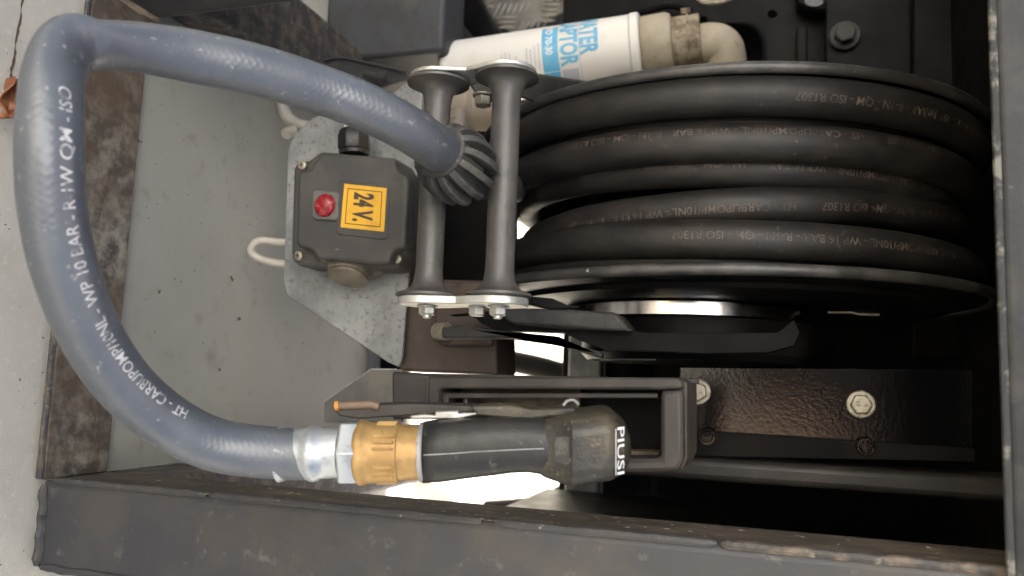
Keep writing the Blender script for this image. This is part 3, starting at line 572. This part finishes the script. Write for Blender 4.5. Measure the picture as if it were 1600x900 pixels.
for u, v0, v1, hd_, ch in ((840, 656, 738, .0150, .34), (862, 651, 746, .0172, .36), (890, 643, 752, .0240, .36), (950, 636, 743, .0240, .34), (973, 655, 734, .0165, .34), (982, 678, 708, .0110, .34)):
    c = atd(u, (v0 + v1)/2, .4885); hv = (v1 - v0)/2*.4885/FOC; q = 1 - ch
    hsec.append([c + DN*(hv*a) + FW*(hd_*b) for a, b in ((1, q), (q, 1), (-q, 1), (-1, q), (-1, -q*.9), (-q, -1), (q, -1), (1, -q))])
mm = MB(); mm.rings(hsec); head = obj('head', mm, head_dirty, nz, bevel=.0045, segs=4, ang=20)
def facet(u, v, lift):                                    # a point on the head's two slanting front faces
    U = (862, 890, 950, 973); dd = (.0172, .0240, .0240, .0165)
    k = next(i for i in range(3) if u <= U[i+1]); t = (u - U[k])/(U[k+1] - U[k]); return atd(u, v, .4885) - FW*(dd[k] + (dd[k+1] - dd[k])*t + lift)
ck = MB(); ck.add([facet(u, v, .0004) for u, v in ((864, 675), (885, 671), (886, 713), (866, 712))], [(0, 1, 2, 3)]); obj('cheek_highlight', ck, sheen_black, head)  # pale glossy patch standing in for the highlight on this face
# logo on the head, reading down the picture, on the slanting face
vs, fs, wd = text2d('PIUSI', .0125, .0001, None, .82)
cap = max(y for x, y in vs)
def lg(x, y): return facet(957.5 + 11.5*y, 656 + 73*x - 5*y*0, .0005)
m = MB(); m.add([lg(x/wd, y/cap) for x, y in vs], fs); m.add([lg(.05, -.30), lg(1, -.30), lg(1, -.18), lg(.05, -.18)], [(0, 1, 2, 3)])
obj('logo', m, white_print, head, smooth=False)
# lever, guard and clip above the grip
m = MB(); m.tube([atd(u, v, .493) for u, v in ((527, 634), (560, 633), (580, 632), (592, 636))], .0026, 12); lv = obj('trigger', m, lever_m, nz)
m = MB(); m.lathe(atd(523, 634.5, .493), atd(528, 634, .493), [(0, .0022), (.0004, .0029), (.0025, .0029)], 14); obj('tip', m, orange_m, lv)
m = MB(); m.prism([atd(u, v, .493) for u, v in ((522, 640), (585, 633), (640, 631), (790, 636), (800, 641), (760, 643), (600, 652), (560, 655), (530, 650))], FW*.012); obj('guard', m, holder_pl, nz, bevel=.001)
m = MB(); m.prism([atd(u, v, .486) for u, v in ((680, 644), (716, 643), (716, 647), (745, 645), (744, 648), (718, 654), (678, 654), (645, 654), (640, 651), (662, 648), (680, 650))], FW*.006); obj('clip', m, zinc, nz, bevel=.0006)
m = MB(); m.prism([atd(u, v, .486) for u, v in ((735, 635), (800, 634), (830, 640), (862, 640), (900, 636), (900, 650), (860, 652), (830, 656), (800, 655), (745, 650))], FW*.014); obj('guard_mount', m, head_dirty, nz, bevel=.0015)
m = MB(); m.tube(curve_pts([atd(880, 634, .487), atd(886, 627, .487), atd(896, 625, .487), atd(904, 632, .487)], 5), .0009, 6); obj('wire_clip', m, galv, nz)

# ================================================================ NOZZLE HOLDER
nh = thing('nozzle_holder', 'dark plastic open tray holding the fuel nozzle, below the reel', 'holder', at(850, 660, .53))
YH = .535
def hp(name, pts, Y, dep, m_, bev=.0015, parent=nh): mm = MB(); mm.pxprism(pts, Y, dep); return obj(name, mm, m_, parent, bevel=bev)
hp('rim', [(668, 588), (1058, 590), (1066, 596), (1066, 607), (1036, 609), (690, 607), (684, 612), (684, 650), (668, 650)], YH, .05, holder_pl, .003)
hp('rim', [(1032, 610), (1066, 608), (1068, 715), (1060, 736), (1032, 738), (900, 738), (900, 716), (1032, 716)], YH, .06, holder_pl, .003)
hp('inner_ledge', [(690, 613), (1028, 614), (1028, 622), (700, 622), (698, 650), (690, 650)], YH + .008, .03, holder_pl, .001)
hp('divider', [(724, 620), (730, 620), (730, 650), (724, 650)], YH + .012, .03, holder_pl, .001)
hp('pocket_floor', [(672, 592), (905, 592), (905, 655), (672, 655)], YH + .042, .004, holder_in, 0)
hp('pocket_back', [(880, 605), (1040, 605), (1040, 725), (880, 725)], YH + .055, .004, black_paint, 0)
hp('pocket_ledge', [(905, 702), (1030, 706), (1030, 718), (905, 718)], YH + .03, .022, holder_in, .001)
hp('end_block', [(612, 580), (672, 586), (672, 655), (612, 655)], YH + .01, .045, holder_pl, .002)
hp('side_face', [(1062, 590), (1074, 598), (1074, 715), (1066, 735), (1060, 735)], YH + .012, .07, holder_pl, .002)
tp_ = hp('smoky_wing', [(506, 628), (580, 577), (628, 577), (628, 660), (506, 660)], YH + .012, .003, bracket_clear, .0006)
m = MB(); m.tube([at(506, 628, YH + .0115), at(580, 577, YH + .0115), at(620, 577, YH + .0115)], .0006, 6); obj('edge', m, galv, tp_)
hp('mounting_strip', [(620, 583), (650, 583), (1090, 592), (1090, 600), (620, 600)], YH + .05, .012, holder_pl, .001)

# ================================================================ PUMP BRACKET (galvanised plate) AND SWITCH BOX
pb = thing('pump_bracket', 'worn galvanised plate with slanting lower corner carrying the switch box', 'bracket plate', at(540, 400, .69))
pl_ = MB(); pl_.pxprism([(449, 462), (443, 440), (450, 235), (458, 212), (488, 184), (505, 178), (600, 160), (640, 122), (660, 122), (660, 150), (628, 560), (622, 573), (606, 566)], .69, .0045); obj('plate', pl_, galv, pb, bevel=.001)
m = MB(); m.pxprism([(470, 104), (520, 90), (540, 90), (635, 112), (640, 122), (560, 148), (500, 130)], .80, .05); obj('gusset', m, black_cast, pb, bevel=.002)
m = MB(); m.tube([at(478, 103, .797), at(522, 90, .797), at(540, 90, .797), at(634, 112, .797)], .0015, 6); obj('edge', m, grey_shade, pb)
m = MB(); m.tube(curve_pts([at(570, 116, .79), at(590, 120, .79), at(604, 116, .79)], 4), .004, 8); obj('weld_bead', m, grey_shade, pb)

sb = thing('switch_box', 'dark grey plastic switch box with red button and yellow sticker', 'switch box', at(545, 330, .66))
YL = .632
m = MB(); m.pxprism([(458, 262), (464, 252), (482, 250), (500, 236), (618, 246), (642, 290), (640, 392), (628, 400), (622, 416), (600, 420), (466, 416), (455, 406), (454, 390)], YL + .018, .0385); obj('base', m, box_pl, sb, bevel=.004, segs=3)
m = MB(); m.pxprism([(494, 250), (504, 238), (616, 247), (618, 262), (624, 272), (634, 275), (637, 288), (632, 386), (618, 389), (609, 398), (608, 410), (592, 413), (496, 404), (490, 394), (482, 388), (468, 387), (462, 380), (466, 268), (484, 264)], YL, .0175); lid = obj('lid', m, box_pl, sb, bevel=.0035, segs=3)
for u, v in ((474, 259), (468, 400), (622, 405)):
    m = MB(); p = at(u, v, YL + .016); m.lathe(p, p - Vector((0, 1, 0)), [(-.001, .0042), (.0025, .0042), (.0033, .003)], 18)
    so_ = obj('screw', m, bolt_zinc, sb)
    m = MB(); q = p - Vector((0, .0036, 0)); m.box(q - Vector((.0022, 0, .0005)), q + Vector((.0022, .0008, .0005))); m.box(q - Vector((.0005, 0, .0022)), q + Vector((.0005, .0008, .0022))); obj('slot', m, ink, so_, smooth=False)
m = MB(); m.pxprism([(528, 282), (608, 289), (605, 372), (592, 374), (528, 366), (524, 360)], YL - .0012, .003); obj('label_panel', m, box_pl, lid, bevel=.0008)
m = MB(); m.pxprism([(488, 298), (494, 296), (524, 299), (529, 303), (528, 340), (523, 345), (492, 343), (486, 338)], YL - .003, .005); bz = obj('button_bezel', m, bezel_pl, lid, bevel=.0015)
m = MB(); p = at(508, 321, YL - .003); rB = 18.5*depth(p)/FOC; m.lathe(p, p - Vector((0, 1, 0)), [(0, rB)] + [(.006*math.sin(a), rB*math.cos(a)) for a in [PI/2*k/8 for k in range(9)]], 30); obj('red_button', m, red_lens, bz)
sq = [(538, 287), (604, 294), (600, 362), (532, 355)]
m = MB(); m.pxprism(sq, YL - .0018, .0005); stk = obj('sticker', m, yellow, lid, smooth=False)
S = [at(u, v, YL - .0021) for u, v in sq]
def sp(a, b): return S[0].lerp(S[1], a).lerp(S[3].lerp(S[2], a), b)
m = MB()
for a0, b0, a1, b1 in ((.09, .09, .91, .11), (.09, .89, .91, .91), (.09, .09, .108, .91), (.892, .09, .91, .91)): m.add([sp(a0, b0), sp(a1, b0), sp(a1, b1), sp(a0, b1)], [(0, 1, 2, 3)])
vs, fs, wd = text2d('24 V.', 1., .045)
m.add([sp(.28 + .44*y/.72, .17 + .66*x/wd) for x, y in vs], fs); obj('lettering', m, ink, stk, smooth=False)
gl = MB(); a, b = at(553, 243, .665), at(553, 204, .665)
gl.lathe(a, b, [(0, .014), (.004, .0145)], 20); dgl = (b - a).normalized()
gl.lathe(a + dgl*.0042, b, [(0, .0145), (.002, .0158), (.014, .0158), (.020, .0135), (.022, .011)], 8); obj('cable_gland', gl, grip_rub, sb, bevel=.0006)
m = MB(); m.lathe(b - dgl*.001, b + dgl, [(0, .0095), (.03, .0095)], 20); obj('cable', m, white_print, sb)
pA, pB = at(552, 404, .662), at(540, 452, .650); gn = (pB - pA).normalized()
m = MB(); m.lathe(pA, pB, [(0, .030), (.008, .0295), (.0085, .0235)], 28); obj('cable_gland', m, gland_m, sb)
m = MB()
for k in range(4): m.lathe(pA + gn*(.0087 + .0034*k), pB, [(0, .0195 - .001*k), (.0008, .0215 - .001*k), (.0024, .0215 - .001*k), (.0032, .0195 - .001*k)], 28)
obj('gland_nut', m, gland_m, sb)
# grey cable looping out at the plate's left edge and up behind
cb = thing('cable', 'pale grey cable looping out from behind the galvanised plate', 'cable', at(400, 390, .72))
m = MB(); m.tube(curve_pts([at(475, 376, .72), at(440, 379, .72), at(408, 376, .71), at(395, 384, .705), at(394, 396, .705), at(410, 406, .71), at(440, 412, .72), at(480, 414, .73)], 8), .0042, 14); obj('loop', m, cable_m, cb)
m = MB(); m.tube(curve_pts([at(440, 150, .74), at(444, 172, .74), at(452, 185, .74), at(470, 196, .75), at(500, 200, .76)], 6), .0065, 14); m.tube([at(446, 210, .73), at(452, 206, .735), at(462, 204, .74)], .006, 12); obj('upper_length', m, cable_m, cb)

# ================================================================ SMALL THINGS ON THE FLOOR AND THE FRAME
lf = MB(); c0 = atz(6, 160, .004)
rows = []
for i in range(9):
    a = i/8; y = -.016 + .032*a; wv = .013*math.sin(PI*min(max(a, .06), .94))
    rows.append([c0 + Vector((y, -.006 + wv*(j/6 - .5)*2 + .004*math.sin(4*a), .006 + .011*abs(j/6 - .5)*2 + .004*math.sin(7*a + j))) for j in range(7)])
vs = [p for r in rows for p in r]; fs = [(i*7+j, i*7+j+1, (i+1)*7+j+1, (i+1)*7+j) for i in range(8) for j in range(6)]
lf.add(vs, fs); lo_ = obj('dry_leaf', lf, leaf_m); so2 = lo_.modifiers.new('thick', 'SOLIDIFY'); so2.thickness = .0012
tag(lo_, 'curled rust brown dry leaf on the floor beside the hose bend', 'leaf')
def crumbs(name, pts, m_, size, parent=None, long=False, side=False):
    mm = MB()
    for p in pts:
        s_ = size * random.uniform(.4, 1.2); a = random.uniform(0, 2*PI); d = Vector((math.cos(a), math.sin(a), 0)) * s_ * (3 if long else 1); e = Vector((-math.sin(a), math.cos(a), 0)) * s_ * (.35 if long else random.uniform(.5, .9))
        up = Vector((0, 0, s_*.6))
        if side: d, e, up = Vector((0, d.x, d.y)), Vector((0, e.x, e.y)), Vector((-s_*.5, 0, 0))
        mm.add([p - d, p - e, p + d*random.uniform(.6, 1.), p + e, p + up + d*.2], [(0, 1, 4), (1, 2, 4), (2, 3, 4), (3, 0, 4), (3, 2, 1, 0)])
    return obj(name, mm, m_, parent, smooth=False)
fl = [atz(random.uniform(225, 560), random.uniform(130, 540), .0052) for _ in range(70)] + [atz(random.uniform(0, 80), random.uniform(0, 890), .0008) for _ in range(30)]
tag(crumbs('floor_debris', fl, dark_crumb, .0012), kind='stuff')
big = [atz(u, v, .0054) for u, v in ((648/3, 220), (361, 433), (371, 500), (374, 498), (221, 222), (363, 437), (249, 456), (343, 578))]
tag(crumbs('dirt_clump', big, dark_crumb, .0030), kind='stuff')
ed = [Vector((XP0 + random.uniform(.0, .004), YF + random.uniform(.001, .06), random.uniform(.05, .66))) for _ in range(260)]
ed = [Vector((XP0 - .0008, YF + random.choice((.0005, .004, random.uniform(.004, .06))) + random.uniform(-.001, .002), z.z)) for z in ed]
tag(crumbs('straw_debris', ed, straw, .0009, long=True, side=True), kind='stuff')
